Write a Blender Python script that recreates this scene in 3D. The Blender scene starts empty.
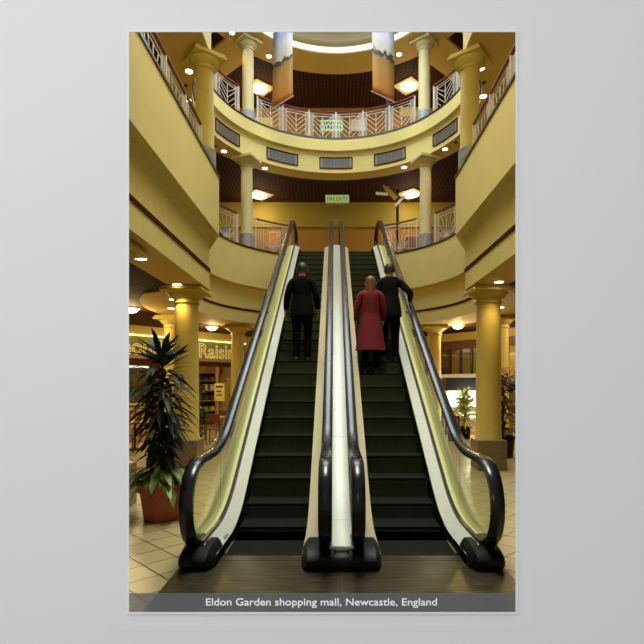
import bpy, bmesh, math, random
from mathutils import Vector, Matrix
random.seed(7)
PI = math.pi
sc = bpy.context.scene
col = sc.collection
F = 495.0; PX0 = 334.0; HY = 385.0; CAMX = -0.07; CAMZ = 1.7

# ------------------------------------------------------------------ materials
def mat(name, base, rough=0.6, metal=0.0, noise=0.0, nscale=3.0, bump=0.0, emit=None, estr=0.0, spec=0.5, coat=0.0, alpha=1.0, trans=0.0):
    m = bpy.data.materials.new(name); m.use_nodes = True
    nt = m.node_tree; b = nt.nodes['Principled BSDF']
    b.inputs['Base Color'].default_value = (*base, 1)
    b.inputs['Roughness'].default_value = rough
    b.inputs['Metallic'].default_value = metal
    b.inputs['Specular IOR Level'].default_value = spec
    b.inputs['Coat Weight'].default_value = coat
    b.inputs['Alpha'].default_value = alpha
    b.inputs['Transmission Weight'].default_value = trans
    if emit:
        b.inputs['Emission Color'].default_value = (*emit, 1)
        b.inputs['Emission Strength'].default_value = estr
    if noise or bump:
        tc = nt.nodes.new('ShaderNodeTexCoord'); n = nt.nodes.new('ShaderNodeTexNoise')
        n.inputs['Scale'].default_value = nscale; n.inputs['Detail'].default_value = 5
        nt.links.new(tc.outputs['Object'], n.inputs['Vector'])
        if noise:
            r = nt.nodes.new('ShaderNodeValToRGB')
            r.color_ramp.elements[0].position = .3; r.color_ramp.elements[1].position = .7
            r.color_ramp.elements[0].color = (*[c*(1-noise) for c in base], 1)
            r.color_ramp.elements[1].color = (*[min(1, c*(1+noise)) for c in base], 1)
            nt.links.new(n.outputs['Fac'], r.inputs['Fac'])
            nt.links.new(r.outputs['Color'], b.inputs['Base Color'])
        if bump:
            bp = nt.nodes.new('ShaderNodeBump'); bp.inputs['Strength'].default_value = bump; bp.inputs['Distance'].default_value = .02
            nt.links.new(n.outputs['Fac'], bp.inputs['Height']); nt.links.new(bp.outputs['Normal'], b.inputs['Normal'])
    return m

def grid_mat(name, c1, c2, cm, size, rot=0.0, mortar=0.02, rough=0.4, bump=.3, coat=0.0, plane='XY', spec=.5):
    """square tiles or cells: a brick texture with no row offset"""
    m = mat(name, c1, rough, coat=coat, spec=spec); nt = m.node_tree; b = nt.nodes['Principled BSDF']
    tc = nt.nodes.new('ShaderNodeTexCoord'); mp = nt.nodes.new('ShaderNodeMapping')
    mp.inputs['Rotation'].default_value = (0, 0, rot)
    br = nt.nodes.new('ShaderNodeTexBrick'); br.offset = 0; br.squash = 1
    br.inputs['Color1'].default_value = (*c1, 1); br.inputs['Color2'].default_value = (*c2, 1); br.inputs['Mortar'].default_value = (*cm, 1)
    br.inputs['Scale'].default_value = 1; br.inputs['Brick Width'].default_value = size; br.inputs['Row Height'].default_value = size
    br.inputs['Mortar Size'].default_value = mortar*size; br.inputs['Mortar Smooth'].default_value = .1
    nt.links.new(tc.outputs['Object'], mp.inputs['Vector']); nt.links.new(mp.outputs['Vector'], br.inputs['Vector'])
    nt.links.new(br.outputs['Color'], b.inputs['Base Color'])
    if bump:
        bp = nt.nodes.new('ShaderNodeBump'); bp.inputs['Strength'].default_value = bump; bp.inputs['Distance'].default_value = .005; bp.invert = True
        nt.links.new(br.outputs['Fac'], bp.inputs['Height']); nt.links.new(bp.outputs['Normal'], b.inputs['Normal'])
    return m

M = {}
M['plaster'] = mat('cream_plaster', (.72, .59, .215), .75, noise=.03, nscale=2, bump=.05)
M['olive_plaster'] = mat('ochre_plaster', (.52, .40, .11), .75, noise=.04, nscale=2)
M['soffit'] = mat('golden_soffit', (.70, .49, .12), .7, noise=.03)
M['maroon'] = mat('maroon_paint', (.075, .010, .008), .85, spec=.1)
M['ledge'] = mat('black_ledge', (.015, .015, .018), .35)
M['column'] = mat('column_plaster', (.66, .50, .11), .6, noise=.05, nscale=4)
M['column_hi'] = mat('column_plaster_upper', (.60, .51, .25), .6, noise=.04, nscale=4)
M['marble'] = mat('grey_marble', (.30, .31, .33), .3, noise=.3, nscale=9)
M['plinth'] = mat('brown_granite', (.22, .16, .085), .3, noise=.3, nscale=25)
M['slat'] = grid_mat('dark_cell_ceiling', (.020, .006, .005), (.028, .008, .006), (.072, .026, .018), .14, mortar=.16, rough=.8, bump=.6, spec=.15)
M['tile'] = grid_mat('beige_floor_tiles', (.50, .40, .21), (.44, .34, .17), (.06, .04, .02), .33, rot=PI/4, mortar=.022, rough=.30, bump=.2)
M['white_metal'] = mat('white_painted_metal', (.62, .57, .50), .4)
M['rail_wood'] = mat('maroon_handrail', (.17, .028, .018), .35)
M['black'] = mat('black_rubber', (.008, .008, .010), .28, spec=.5)
M['handrail'] = mat('black_handrail_rubber', (.007, .008, .016), .24, spec=.5)
M['black_panel'] = mat('black_panel', (.003, .003, .003), .5, spec=.25)
M['alu'] = mat('brushed_aluminium', (.74, .74, .66), .42, metal=.35, noise=.04, nscale=20)
M['alu_tan'] = mat('champagne_aluminium', (.62, .54, .36), .42, metal=.3, noise=.04, nscale=20)
M['alu_green'] = mat('pale_olive_aluminium', (.86, .84, .42), .5, metal=.0, noise=.04, nscale=12)
M['cover'] = mat('white_cover_panel', (.84, .86, .80), .35, noise=.03, nscale=8)
M['clad'] = mat('gold_cladding', (.55, .38, .12), .4, metal=.3)
M['vent'] = grid_mat('vent_mesh', (.07, .065, .06), (.06, .06, .055), (.20, .18, .14), .05, mortar=.18, rough=.5)
M['lamp'] = mat('lamp_glow', (1, .95, .8), .5, emit=(1, .86, .58), estr=7)
M['lamp_panel'] = mat('lamp_glow_round', (1, .95, .8), .5, emit=(1, .88, .60), estr=6)
M['bezel'] = mat('brass_bezel', (.72, .52, .22), .4, metal=.4)
M['lamp_frame'] = mat('lamp_frame', (.45, .36, .14), .6)
M['terracotta'] = mat('terracotta', (.40, .11, .05), .75, noise=.15, nscale=10, bump=.1)
M['soil'] = mat('soil', (.03, .02, .012), .9)
M['leaf_dark'] = mat('dark_leaf', (.026, .036, .012), .62, noise=.3, nscale=6)
M['leaf'] = mat('green_leaf', (.20, .27, .05), .4, noise=.35, nscale=8)
M['leaf_yel'] = mat('yellow_leaf', (.50, .52, .10), .5, noise=.3, nscale=8)
M['stem'] = mat('plant_stem', (.06, .04, .02), .8)
M['sign_olive'] = mat('olive_sign_board', (.22, .20, .035), .5, noise=.05)
M['sign_gold'] = mat('gold_letter', (.85, .68, .22), .4, emit=(.95, .7, .22), estr=.35)
M['tube'] = mat('lit_tube', (.9, .95, .4), .5, emit=(.95, .95, .35), estr=1.6)
M['tube_w'] = mat('lit_white_tube', (.9, .95, .8), .5, emit=(.85, 1, .7), estr=2.2)
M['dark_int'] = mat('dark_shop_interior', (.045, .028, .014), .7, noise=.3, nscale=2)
M['warm_wood'] = mat('warm_wood', (.42, .22, .06), .5, noise=.2, nscale=5)
M['red_wood'] = mat('red_brown_wood', (.16, .045, .02), .45, noise=.2, nscale=5)
M['shop_yellow'] = mat('yellow_wall', (.60, .42, .10), .6)
M['white'] = mat('white_paint', (.86, .86, .82), .5)
M['gallery'] = mat('gallery_wall_paint', (.735, .712, .702), .85)
M['paper'] = mat('white_paper', (.75, .735, .73), .8)
M['sign_green'] = mat('green_sign_face', (.34, .50, .20), .5, emit=(.5, .75, .25), estr=.35)
M['ink'] = mat('dark_ink', (.02, .03, .02), .6)
M['sky_glass'] = None
M['skin'] = mat('skin', (.45, .24, .15), .6)
M['dark_cloth'] = mat('black_cloth', (.006, .005, .006), .95, spec=.1)
M['navy_cloth'] = mat('charcoal_cloth', (.010, .009, .011), .95, spec=.1)
M['red_cloth'] = mat('crimson_cloth', (.17, .006, .012), .85, noise=.25, nscale=9)
M['hair'] = mat('dark_hair', (.018, .009, .005), .55)
M['hair_r'] = mat('auburn_hair', (.14, .045, .02), .55)
M['shoe'] = mat('black_shoe', (.01, .01, .01), .35)
M['gold_wall'] = mat('gold_wall_paint', (.42, .22, .035), .7)
M['olive_band'] = mat('olive_band_paint', (.36, .27, .035), .7)
M['cove'] = mat('cove_glow', (.9, .95, .9), .5, emit=(.86, 1, .88), estr=1.6)
M['ink_white'] = mat('white_ink', (1, 1, 1), .6)
M['drum'] = mat('drum_plaster', (.66, .56, .34), .7)
M['blue'] = mat('blue_paint', (.03, .06, .22), .4)
M['pink'] = mat('pink_petal', (.72, .14, .18), .6)
M['decal'] = mat('blue_black_decal', (.02, .05, .09), .4)
M['decal_l'] = mat('pale_blue_print', (.35, .5, .6), .4)
M['orange'] = mat('orange_print', (.65, .25, .05), .6, noise=.5, nscale=6)
M['yellow'] = mat('yellow_print', (.70, .58, .12), .6, noise=.2, nscale=6)

def glass_mat(name, tint, fac, rough=.02):
    m = bpy.data.materials.new(name); m.use_nodes = True; nt = m.node_tree; nt.nodes.clear()
    o = nt.nodes.new('ShaderNodeOutputMaterial'); t = nt.nodes.new('ShaderNodeBsdfTransparent'); g = nt.nodes.new('ShaderNodeBsdfGlossy'); x = nt.nodes.new('ShaderNodeMixShader')
    t.inputs['Color'].default_value = (*tint, 1); g.inputs['Roughness'].default_value = rough; x.inputs[0].default_value = fac
    nt.links.new(t.outputs[0], x.inputs[1]); nt.links.new(g.outputs[0], x.inputs[2]); nt.links.new(x.outputs[0], o.inputs[0])
    return m
M['glass'] = glass_mat('clear_glass', (.90, .93, .84), .09)
M['shop_glass'] = glass_mat('shop_glass', (.9, .9, .85), .06)
def caption_mat():
    m = bpy.data.materials.new('smoky_translucent_band'); m.use_nodes = True; nt = m.node_tree; nt.nodes.clear()
    o = nt.nodes.new('ShaderNodeOutputMaterial'); t = nt.nodes.new('ShaderNodeBsdfTransparent'); g = nt.nodes.new('ShaderNodeBsdfDiffuse'); x = nt.nodes.new('ShaderNodeMixShader')
    t.inputs['Color'].default_value = (1, 1, 1, 1); g.inputs['Color'].default_value = (.17, .17, .175, 1); x.inputs[0].default_value = .55
    nt.links.new(t.outputs[0], x.inputs[1]); nt.links.new(g.outputs[0], x.inputs[2]); nt.links.new(x.outputs[0], o.inputs[0])
    return m
M['caption'] = caption_mat()
def plate_mat():
    m = mat('worn_steel_plate', (.15, .125, .085), .28, metal=.6); nt = m.node_tree; b = nt.nodes['Principled BSDF']
    tc = nt.nodes.new('ShaderNodeTexCoord'); mp = nt.nodes.new('ShaderNodeMapping'); mp.inputs['Scale'].default_value = (1.2, 14, 1)
    n = nt.nodes.new('ShaderNodeTexNoise'); n.inputs['Scale'].default_value = 2.5; n.inputs['Detail'].default_value = 6
    r = nt.nodes.new('ShaderNodeValToRGB'); r.color_ramp.elements[0].position = .3; r.color_ramp.elements[0].color = (.05, .04, .025, 1); r.color_ramp.elements[1].color = (.26, .20, .11, 1)
    nt.links.new(tc.outputs['Object'], mp.inputs['Vector']); nt.links.new(mp.outputs[0], n.inputs['Vector']); nt.links.new(n.outputs['Fac'], r.inputs['Fac']); nt.links.new(r.outputs[0], b.inputs['Base Color'])
    return m
M['plate'] = plate_mat()
def step_mat():
    m = mat('grooved_step_metal', (.06, .07, .05), .65); nt = m.node_tree; b = nt.nodes['Principled BSDF']
    tc = nt.nodes.new('ShaderNodeTexCoord'); w = nt.nodes.new('ShaderNodeTexWave'); w.wave_type = 'BANDS'; w.bands_direction = 'X'
    w.inputs['Scale'].default_value = 18
    r = nt.nodes.new('ShaderNodeValToRGB'); r.color_ramp.elements[0].color = (.045, .055, .030, 1); r.color_ramp.elements[1].color = (.125, .15, .085, 1)
    nt.links.new(tc.outputs['Object'], w.inputs['Vector']); nt.links.new(w.outputs['Fac'], r.inputs['Fac']); nt.links.new(r.outputs[0], b.inputs['Base Color'])
    return m
M['step'] = step_mat()
M['step'].node_tree.nodes['Principled BSDF'].inputs['Specular IOR Level'].default_value = .25
M['tread'] = mat('dark_tread', (.009, .011, .007), .85, spec=.1)  # tread colour darkened against risers to offset the light from above
def banner_mat(seed):
    m = mat('printed_banner_%s' % ('dusk' if seed else 'dawn'), (.5, .4, .3), .7); nt = m.node_tree; b = nt.nodes['Principled BSDF']
    tc = nt.nodes.new('ShaderNodeTexCoord'); sp = nt.nodes.new('ShaderNodeSeparateXYZ'); n = nt.nodes.new('ShaderNodeTexNoise'); n.inputs['Scale'].default_value = 4.2+seed; n.inputs['Detail'].default_value = 6
    ad = nt.nodes.new('ShaderNodeMath'); ad.operation = 'MULTIPLY_ADD'; ad.inputs[1].default_value = .28; 
    sb = nt.nodes.new('ShaderNodeMath'); sb.operation = 'SUBTRACT'; sb.inputs[1].default_value = .14
    r = nt.nodes.new('ShaderNodeValToRGB'); cr = r.color_ramp
    cr.elements[0].position = 0; cr.elements[0].color = (.42, .10, .015, 1); cr.elements[1].position = 1; cr.elements[1].color = (.12, .14, .28, 1)
    for p, c in ((.12, (.42, .17, .02)), (.33, (.36, .18, .03)), (.50, (.24, .13, .025)), (.525, (.02, .015, .015)), (.56, (.025, .02, .02)), (.585, (.42, .36, .26)), (.76, (.36, .34, .36))):
        e = cr.elements.new(p); e.color = (*c, 1)
    nt.links.new(tc.outputs['Generated'], sp.inputs[0]); nt.links.new(tc.outputs['Object'], n.inputs['Vector'])
    nt.links.new(n.outputs['Fac'], ad.inputs[0]); nt.links.new(sp.outputs['Z'], ad.inputs[2]); nt.links.new(ad.outputs[0], sb.inputs[0]); nt.links.new(sb.outputs[0], r.inputs['Fac'])
    nt.links.new(r.outputs[0], b.inputs['Base Color'])
    return m

# ------------------------------------------------------------------ helpers
class MB:
    def __init__(s): s.v = []; s.f = []; s.mi = []; s.cur = 0
    def add(s, vs, fs):
        n = len(s.v); s.v += [tuple(v) for v in vs]; s.f += [tuple(i+n for i in f) for f in fs]; s.mi += [s.cur]*len(fs)
    def hexa(s, p):  # p: 8 points, bottom loop then top loop
        s.add(p, [(3, 2, 1, 0), (4, 5, 6, 7), (0, 1, 5, 4), (1, 2, 6, 5), (2, 3, 7, 6), (3, 0, 4, 7)])
    def box(s, x0, x1, y0, y1, z0, z1, f=None):
        p = [(x0, y0, z0), (x1, y0, z0), (x1, y1, z0), (x0, y1, z0), (x0, y0, z1), (x1, y0, z1), (x1, y1, z1), (x0, y1, z1)]
        if f: p = [f(*q) for q in p]
        s.hexa(p)
    def bar(s, a, b, w, h=None):
        a = Vector(a); b = Vector(b); h = h or w; d = (b-a).normalized()
        up = Vector((0, 0, 1)) if abs(d.z) < .95 else Vector((0, 1, 0))
        r = d.cross(up).normalized()*w/2; u = r.cross(d).normalized()*h/2
        s.hexa([a-r-u, a+r-u, a+r+u, a-r+u, b-r-u, b+r-u, b+r+u, b-r+u])
    def tube(s, pts, r, n=8, caps=True):
        pts = [Vector(p) for p in pts]; rs = r if isinstance(r, (list, tuple)) else [r]*len(pts); vs = []; fs = []
        for i, p in enumerate(pts):
            d = (pts[min(i+1, len(pts)-1)]-pts[max(i-1, 0)]).normalized()
            up = Vector((0, 0, 1)) if abs(d.z) < .9 else Vector((0, 1, 0))
            a = d.cross(up).normalized(); b = a.cross(d)
            for k in range(n):
                t = 2*PI*k/n; vs.append(p+(a*math.cos(t)+b*math.sin(t))*rs[i])
        for i in range(len(pts)-1):
            for k in range(n): fs.append((i*n+k, i*n+(k+1) % n, (i+1)*n+(k+1) % n, (i+1)*n+k))
        if caps: fs.append(tuple(range(n-1, -1, -1))); fs.append(tuple(range((len(pts)-1)*n, len(pts)*n)))
        s.add(vs, fs)
    def lathe(s, prof, n=32, c=(0, 0, 0), sx=1, sy=1):
        vs = []; fs = []
        for r, z in prof:
            for k in range(n): t = 2*PI*k/n; vs.append((c[0]+r*math.cos(t)*sx, c[1]+r*math.sin(t)*sy, c[2]+z))
        for i in range(len(prof)-1):
            for k in range(n): fs.append((i*n+k, i*n+(k+1) % n, (i+1)*n+(k+1) % n, (i+1)*n+k))
        fs.append(tuple(range(n-1, -1, -1))); fs.append(tuple(range((len(prof)-1)*n, len(prof)*n)))
        s.add(vs, fs)
    def strip(s, A, B, flip=False):
        n = len(A); fs = [(i, i+1, n+i+1, n+i) for i in range(n-1)]
        if flip: fs = [f[::-1] for f in fs]
        s.add(list(A)+list(B), fs)
    def sweep(s, secs):  # list of equal closed sections
        n = len(secs[0]); vs = [p for q in secs for p in q]; fs = []
        for i in range(len(secs)-1):
            for k in range(n): fs.append((i*n+k, i*n+(k+1) % n, (i+1)*n+(k+1) % n, (i+1)*n+k))
        fs.append(tuple(range(n-1, -1, -1))); fs.append(tuple(range((len(secs)-1)*n, len(secs)*n)))
        s.add(vs, fs)
    def build(s, name, m, parent=None, smooth=False, bevel=0, loc=None):
        me = bpy.data.meshes.new(name); me.from_pydata(s.v, [], s.f)
        for x in (m if isinstance(m, (list, tuple)) else [m]): me.materials.append(x)
        for p, i in zip(me.polygons, s.mi): p.material_index = i
        bm = bmesh.new(); bm.from_mesh(me); bmesh.ops.recalc_face_normals(bm, faces=bm.faces); bm.to_mesh(me); bm.free()
        if smooth:
            for p in me.polygons: p.use_smooth = True
            try: me.set_sharp_from_angle(angle=math.radians(40))
            except Exception: pass
        o = bpy.data.objects.new(name, me); col.objects.link(o)
        if parent: o.parent = parent
        if loc: o.location = loc
        if bevel:
            b = o.modifiers.new('bevel', 'BEVEL'); b.width = bevel; b.segments = 2; b.limit_method = 'ANGLE'
        return o

def tag(o, label=None, cat=None, group=None, kind=None):
    if label: o['label'] = label
    if cat: o['category'] = cat
    if group: o['group'] = group
    if kind: o['kind'] = kind
    return o
def thing(name, label, cat, loc=(0, 0, 0), rz=0, group=None, kind='thing'):
    o = bpy.data.objects.new(name, None); col.objects.link(o); o.location = loc; o.rotation_euler = (0, 0, rz); o.empty_display_size = .1
    return tag(o, label, cat, group, kind)
def struct(mb, name, m, label=None, **k):
    o = mb.build(name, m, **k); o['kind'] = 'structure'
    if label: o['label'] = label
    return o
def kids(o): return [c for c in bpy.data.objects if c.parent == o]
def copy_tree(o, parent=None):
    c = o.copy(); col.objects.link(c); c.parent = parent
    for ch in kids(o): copy_tree(ch, c)
    return c
def text(name, body, m, parent, w, h, mtx, extrude=.002, outline=0, bold=0.0):
    cu = bpy.data.curves.new(name, 'FONT'); cu.body = body; cu.size = 1; cu.offset = bold; cu.extrude = 0 if outline else extrude
    if outline: cu.fill_mode = 'NONE'; cu.bevel_depth = .02; cu.bevel_resolution = 1
    o = bpy.data.objects.new(name, cu); col.objects.link(o)
    bpy.context.view_layer.update()
    me = bpy.data.meshes.new_from_object(o.evaluated_get(bpy.context.evaluated_depsgraph_get()))
    bpy.data.objects.remove(o); bpy.data.curves.remove(cu)
    xs = [v.co.x for v in me.vertices]; ys = [v.co.y for v in me.vertices]
    x0, x1, y0, y1 = min(xs), max(xs), min(ys), max(ys)
    sx = w/(x1-x0); sy = h/(y1-y0)
    for v in me.vertices:
        v.co = ((v.co.x-x0)*sx, (v.co.y-y0)*sy, v.co.z*(1 if not outline else .6))
    me.materials.clear(); me.materials.append(m); me.name = name
    o = bpy.data.objects.new(name, me); col.objects.link(o)
    o.matrix_basis = mtx
    if parent: o.parent = parent
    return o

# ------------------------------------------------------------------ the wall the picture hangs on, and the poster
X0, X1 = (129-PX0)/F+CAMX, (515.5-PX0)/F+CAMX
Z0, Z1 = CAMZ-(612-HY)/F, CAMZ+(HY-32)/F
mb = MB()
def ring(mb, xa, xb, za, zb, xA, xB, zA, zB, y, y2=None):
    y2 = y if y2 is None else y2
    mb.add([(xa, y, za), (xb, y, za), (xb, y, zb), (xa, y, zb), (xA, y2, zA), (xB, y2, zA), (xB, y2, zB), (xA, y2, zB)], [(0, 1, 5, 4), (1, 2, 6, 5), (2, 3, 7, 6), (3, 0, 4, 7)])
W = (-9.4, 9.4, -.4, 14.6)
e = .03; g = .09
ring(mb, X0-e, X1+e, Z0-e, Z1+e, *W, 1.004)
ring(mb, X0-e, X1+e, Z0-e, Z1+e, X0-g, X1+g, Z0-g, Z1+g, 1.004, 1.09)
ring(mb, X0-g, X1+g, Z0-g, Z1+g, *W, 1.09)
ring(mb, *W, *W, 1.004, 1.09)
struct(mb, 'wall_front', M['gallery'], 'plain pale grey wall around the picture opening')
poster = thing('poster', 'tall poster on the pale grey wall with a thin white margin and dark caption band', 'poster', ((X0+X1)/2, 1.0, Z0))
ox, oz = (X0+X1)/2, Z0
mb = MB(); a = .0048
ring(mb, X0-ox, X1-ox, 0, Z1-oz, X0-a-ox, X1+a-ox, -a, Z1+a-oz, .0)
ring(mb, X0-ox, X1-ox, 0, Z1-oz, X0-ox-.002, X1-ox+.002, -.002, Z1-oz+.002, 0, .0035)
ring(mb, X0-a-ox, X1+a-ox, -a, Z1+a-oz, X0-a-ox, X1+a-ox, -a, Z1+a-oz, 0, .004)
mb.build('paper_margin', M['paper'], poster)
# flat grey board behind the margin up to the wall's bevel
mb = MB(); ring(mb, X0-a-ox-.0005, X1+a-ox+.0005, -a-.0005, Z1+a-oz+.0005, X0-e-ox-.01, X1+e-ox+.01, -e-.01, Z1+e-oz+.01, .0035)
mb.build('mount_board', M['gallery'], poster)
hb = 18.5/F
mb = MB(); mb.box(X0-ox, X1-ox, .0008, .0016, 0, hb); band = mb.build('caption_band', M['caption'], poster)
tw = (437-206)/F; tx = (206-PX0)/F+CAMX-ox; tz = (612-607.8)/F
text('caption_lettering', 'Eldon Garden shopping mall, Newcastle, England', M['ink_white'], band, tw, 9.6/F, Matrix.Translation((tx, .0006, tz-.2/F)) @ Matrix.Rotation(PI/2, 4, 'X'), .0003, bold=.007)

# ------------------------------------------------------------------ mall shell
YB = 24.0
def quad(mb, *p): mb.add(p, [(0, 1, 2, 3)])
mb = MB(); mb.box(-9.2, 9.2, 1.09, YB, -.12, 0); struct(mb, 'floor', M['tile'], 'beige square tiles laid diagonally')
mb = MB(); mb.box(-9.2, -9.0, 1.09, YB, 0, 13.1); struct(mb, 'wall_left', M['olive_plaster'])
mb = MB(); mb.box(9.0, 9.2, 1.09, YB, 0, 13.1); struct(mb, 'wall_right', M['olive_plaster'])
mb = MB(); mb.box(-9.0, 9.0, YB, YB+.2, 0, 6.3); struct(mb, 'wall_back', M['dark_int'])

CY = 13.35
def path(a, R, yc, p0, d, dside=None, N=56):
    """plan outline of a balcony opening, moved outward by d"""
    ds = d if dside is None else dside
    ph0 = math.atan2(p0[0], p0[1]-CY)
    L = [(-(a+ds), y) for y in (1.1, 3, 5, 7, 9, yc)]
    A = [((R+d)*math.sin(ph0+(-2*ph0)*i/N), CY+(R+d)*math.cos(ph0+(-2*ph0)*i/N)) for i in range(N+1)]
    return L+A+[(-x, y) for x, y in reversed(L)]
def outer(P, a, yb=YB-.001):
    """matching points on the shell's rectangle"""
    out = []
    for x, y in P:
        if abs(y-P[0][1]) < 12 and abs(x) >= a-.01 and y <= 11.2 : out.append((math.copysign(9, x), y)); continue
        dx, dy = x, y-CY; k = 1e9
        if abs(dx) > 1e-6: k = min(k, 9/abs(dx))
        if dy > 1e-6: k = min(k, (yb-CY)/dy)
        out.append((dx*k, CY+dy*k))
    return out
def at(P, z): return [(x, y, z) for x, y in P]

def level(nm, a, R, yc, p0, zt, zc, zb, d1, dso, dsoS, side_word):
    P = lambda d, ds=None: path(a, R, yc, p0, d, ds)
    mb = MB()   # upper band + lower face, one continuous fascia
    mb.strip(at(P(0), zc), at(P(0), zt-.05)); mb.strip(at(P(0), zt-.05), at(P(.3), zt-.05)); 
    mb.strip(at(P(0), zc), at(P(d1*.7), zc-.03)); mb.strip(at(P(d1*.7), zc-.03), at(P(d1), zc-.16)); mb.strip(at(P(d1), zc-.16), at(P(d1), zb))
    o = struct(mb, 'trim_fascia', M['plaster'], side_word+' cream fascia around the atrium opening')
    mb = MB(); mb.strip(at(P(-.02), zt-.055), at(P(-.02), zt-.005)); mb.strip(at(P(-.02), zt-.005), at(P(.05), zt-.005)); mb.strip(at(P(-.02), zt-.055), at(P(.0), zt-.055))
    struct(mb, 'trim_ledge', M['ledge'], side_word+' thin black ledge line')
    mb = MB(); mb.strip(at(P(d1), zb), at(P(dso, dsoS), zb)); mb.strip(at(P(dso, dsoS), zb), at(P(dso, dsoS), zb+.04))
    struct(mb, 'ceiling_soffit', M['soffit'], side_word+' golden soffit band')
    mb = MB(); q = P(dso, dsoS); mb.strip(at(q, zb+.035), at(outer(q, a), zb+.035))
    struct(mb, 'ceiling', M['slat'], side_word+' dark cellular ceiling')
    mb = MB(); q = P(.05); mb.strip(at(q, zt-.002), at(outer(q, a), zt-.002)); mb.strip(at(outer(q, a), zt-.3), at(q, zt-.3))
    struct(mb, 'floor_gallery', M['tile'], side_word+' gallery floor')
    return P
P1 = level('first', 2.46, 3.5, 10.3, (-3.0, 11.55), 6.05, 4.81, 3.68, .2, 1.45, .9, 'first floor')
P2 = level('second', 2.65, 3.6, 11.0, (-3.3, 11.9), 10.17, 9.72, 9.02, .15, .75, 1.25, 'second floor')
mb = MB(); mb.strip(at(P1(.18), 4.05), at(P1(.18), 4.115)); mb.strip(at(P1(.18), 4.115), at(P1(.21), 4.115)); mb.strip(at(P1(.18), 4.05), at(P1(.21), 4.05))
struct(mb, 'trim_stripe', M['maroon'], 'thin maroon stripe running round the lower fascia')

# upper back walls
mb = MB(); mb.box(-9, 9, 20.0, 20.15, 6.05, 9.05); struct(mb, 'wall_back_first_floor', M['gold_wall'])
mb = MB(); mb.box(-9, 9, 19.9, 20.0, 8.05, 9.05); struct(mb, 'trim_shop_band', M['olive_band'], 'olive band along the top of the first floor back wall')
mb = MB(); mb.box(-9, 9, 20.0, 20.15, 10.17, 12.95); struct(mb, 'wall_back_second_floor', M['gold_wall'])
# top ceiling with the skylight drum
def circ(R, n=72): return [(R*math.sin(2*PI*i/n), CY+R*math.cos(2*PI*i/n)) for i in range(n+1)]
def boxout(P, y0=1.05, y1=20.1, X=9.05):
    out = []
    for x, y in P:
        dx, dy = x, y-CY; k = 1e9
        if abs(dx) > 1e-6: k = min(k, X/abs(dx))
        if dy > 1e-6: k = min(k, (y1-CY)/dy)
        if dy < -1e-6: k = min(k, (y0-CY)/dy)
        out.append((dx*k, CY+dy*k))
    return out
cs = circ(4.4, 144)
mb = MB(); mb.strip(at(cs, 12.9), at(boxout(cs), 12.9)); mb.strip(at(cs, 13.0), at(boxout(cs, 1.0, 20.3, 9.3), 13.0))
for qx, qy in ((-9.05, 1.05), (9.05, 1.05), (-9.05, 20.1), (9.05, 20.1)):   # corners the radial strip cuts off
    mb.box(min(qx, qx*.8), max(qx, qx*.8), min(qy, qy+(2 if qy < 10 else -2)), max(qy, qy+(2 if qy < 10 else -2)), 12.91, 12.99)
struct(mb, 'ceiling_top', M['slat'], 'dark cellular ceiling around the skylight')
mb = MB(); c1, c2 = circ(3.3), circ(4.4); mb.strip(at(c1, 12.84), at(c2, 12.84)); mb.strip(at(c2, 12.84), at(c2, 13.0))
for s in (-1, 1):
    for deg in (47, 112):
        an = s*math.radians(deg); d = Vector((math.sin(an), math.cos(an), 0)); n = Vector((d.y, -d.x, 0)); c = Vector((0, CY, 0))
        for w, z0 in ((.55, 12.80),):
            a_, b_ = c+d*4.2, c+d*(8.3 if deg == 47 else 7.6)
            mb.hexa([(*(a_-n*w).xy, z0), (*(a_+n*w).xy, z0), (*(b_+n*w).xy, z0), (*(b_-n*w).xy, z0), (*(a_-n*w).xy, 12.95), (*(a_+n*w).xy, 12.95), (*(b_+n*w).xy, 12.95), (*(b_-n*w).xy, 12.95)])
struct(mb, 'ceiling_ring', M['soffit'], 'golden ceiling ring with radial beams below the skylight')
mb = MB()
prof = [(3.3, 12.84), (3.3, 13.06), (3.36, 13.08), (3.36, 13.14), (3.24, 13.22), (3.30, 13.30), (3.30, 13.58)]
for (r0, z0), (r1, z1) in zip(prof, prof[1:]): mb.strip(at(circ(r0), z0), at(circ(r1), z1))
struct(mb, 'trim_skylight_drum', M['drum'], 'white drum with a moulding under the skylight', smooth=True)
mb = MB(); mb.strip(at(circ(3.292), 12.89), at(circ(3.292), 13.05)); mb.strip(at(circ(3.33), 12.89), at(circ(3.33), 13.05)); mb.strip(at(circ(3.292), 12.89), at(circ(3.33), 12.89)); mb.strip(at(circ(3.292), 13.05), at(circ(3.33), 13.05))
tag(mb.build('cove_light', M['cove'], loc=(0, 0, 0)), 'glowing white cove light ring around the skylight drum', 'cove light', None, 'thing')
mb = MB()
for i in range(12):
    an = PI*2*i/12; mb.bar((0, CY, 13.62), (3.25*math.sin(an), CY+3.25*math.cos(an), 13.60), .05, .08)
cc = at(circ(3.22, 48), 13.6); mb.tube(cc, .05, 6)
cc = at(circ(1.4, 36), 13.62); mb.tube(cc, .03, 6)
struct(mb, 'window_skylight', M['white'], 'round skylight frame')

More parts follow.
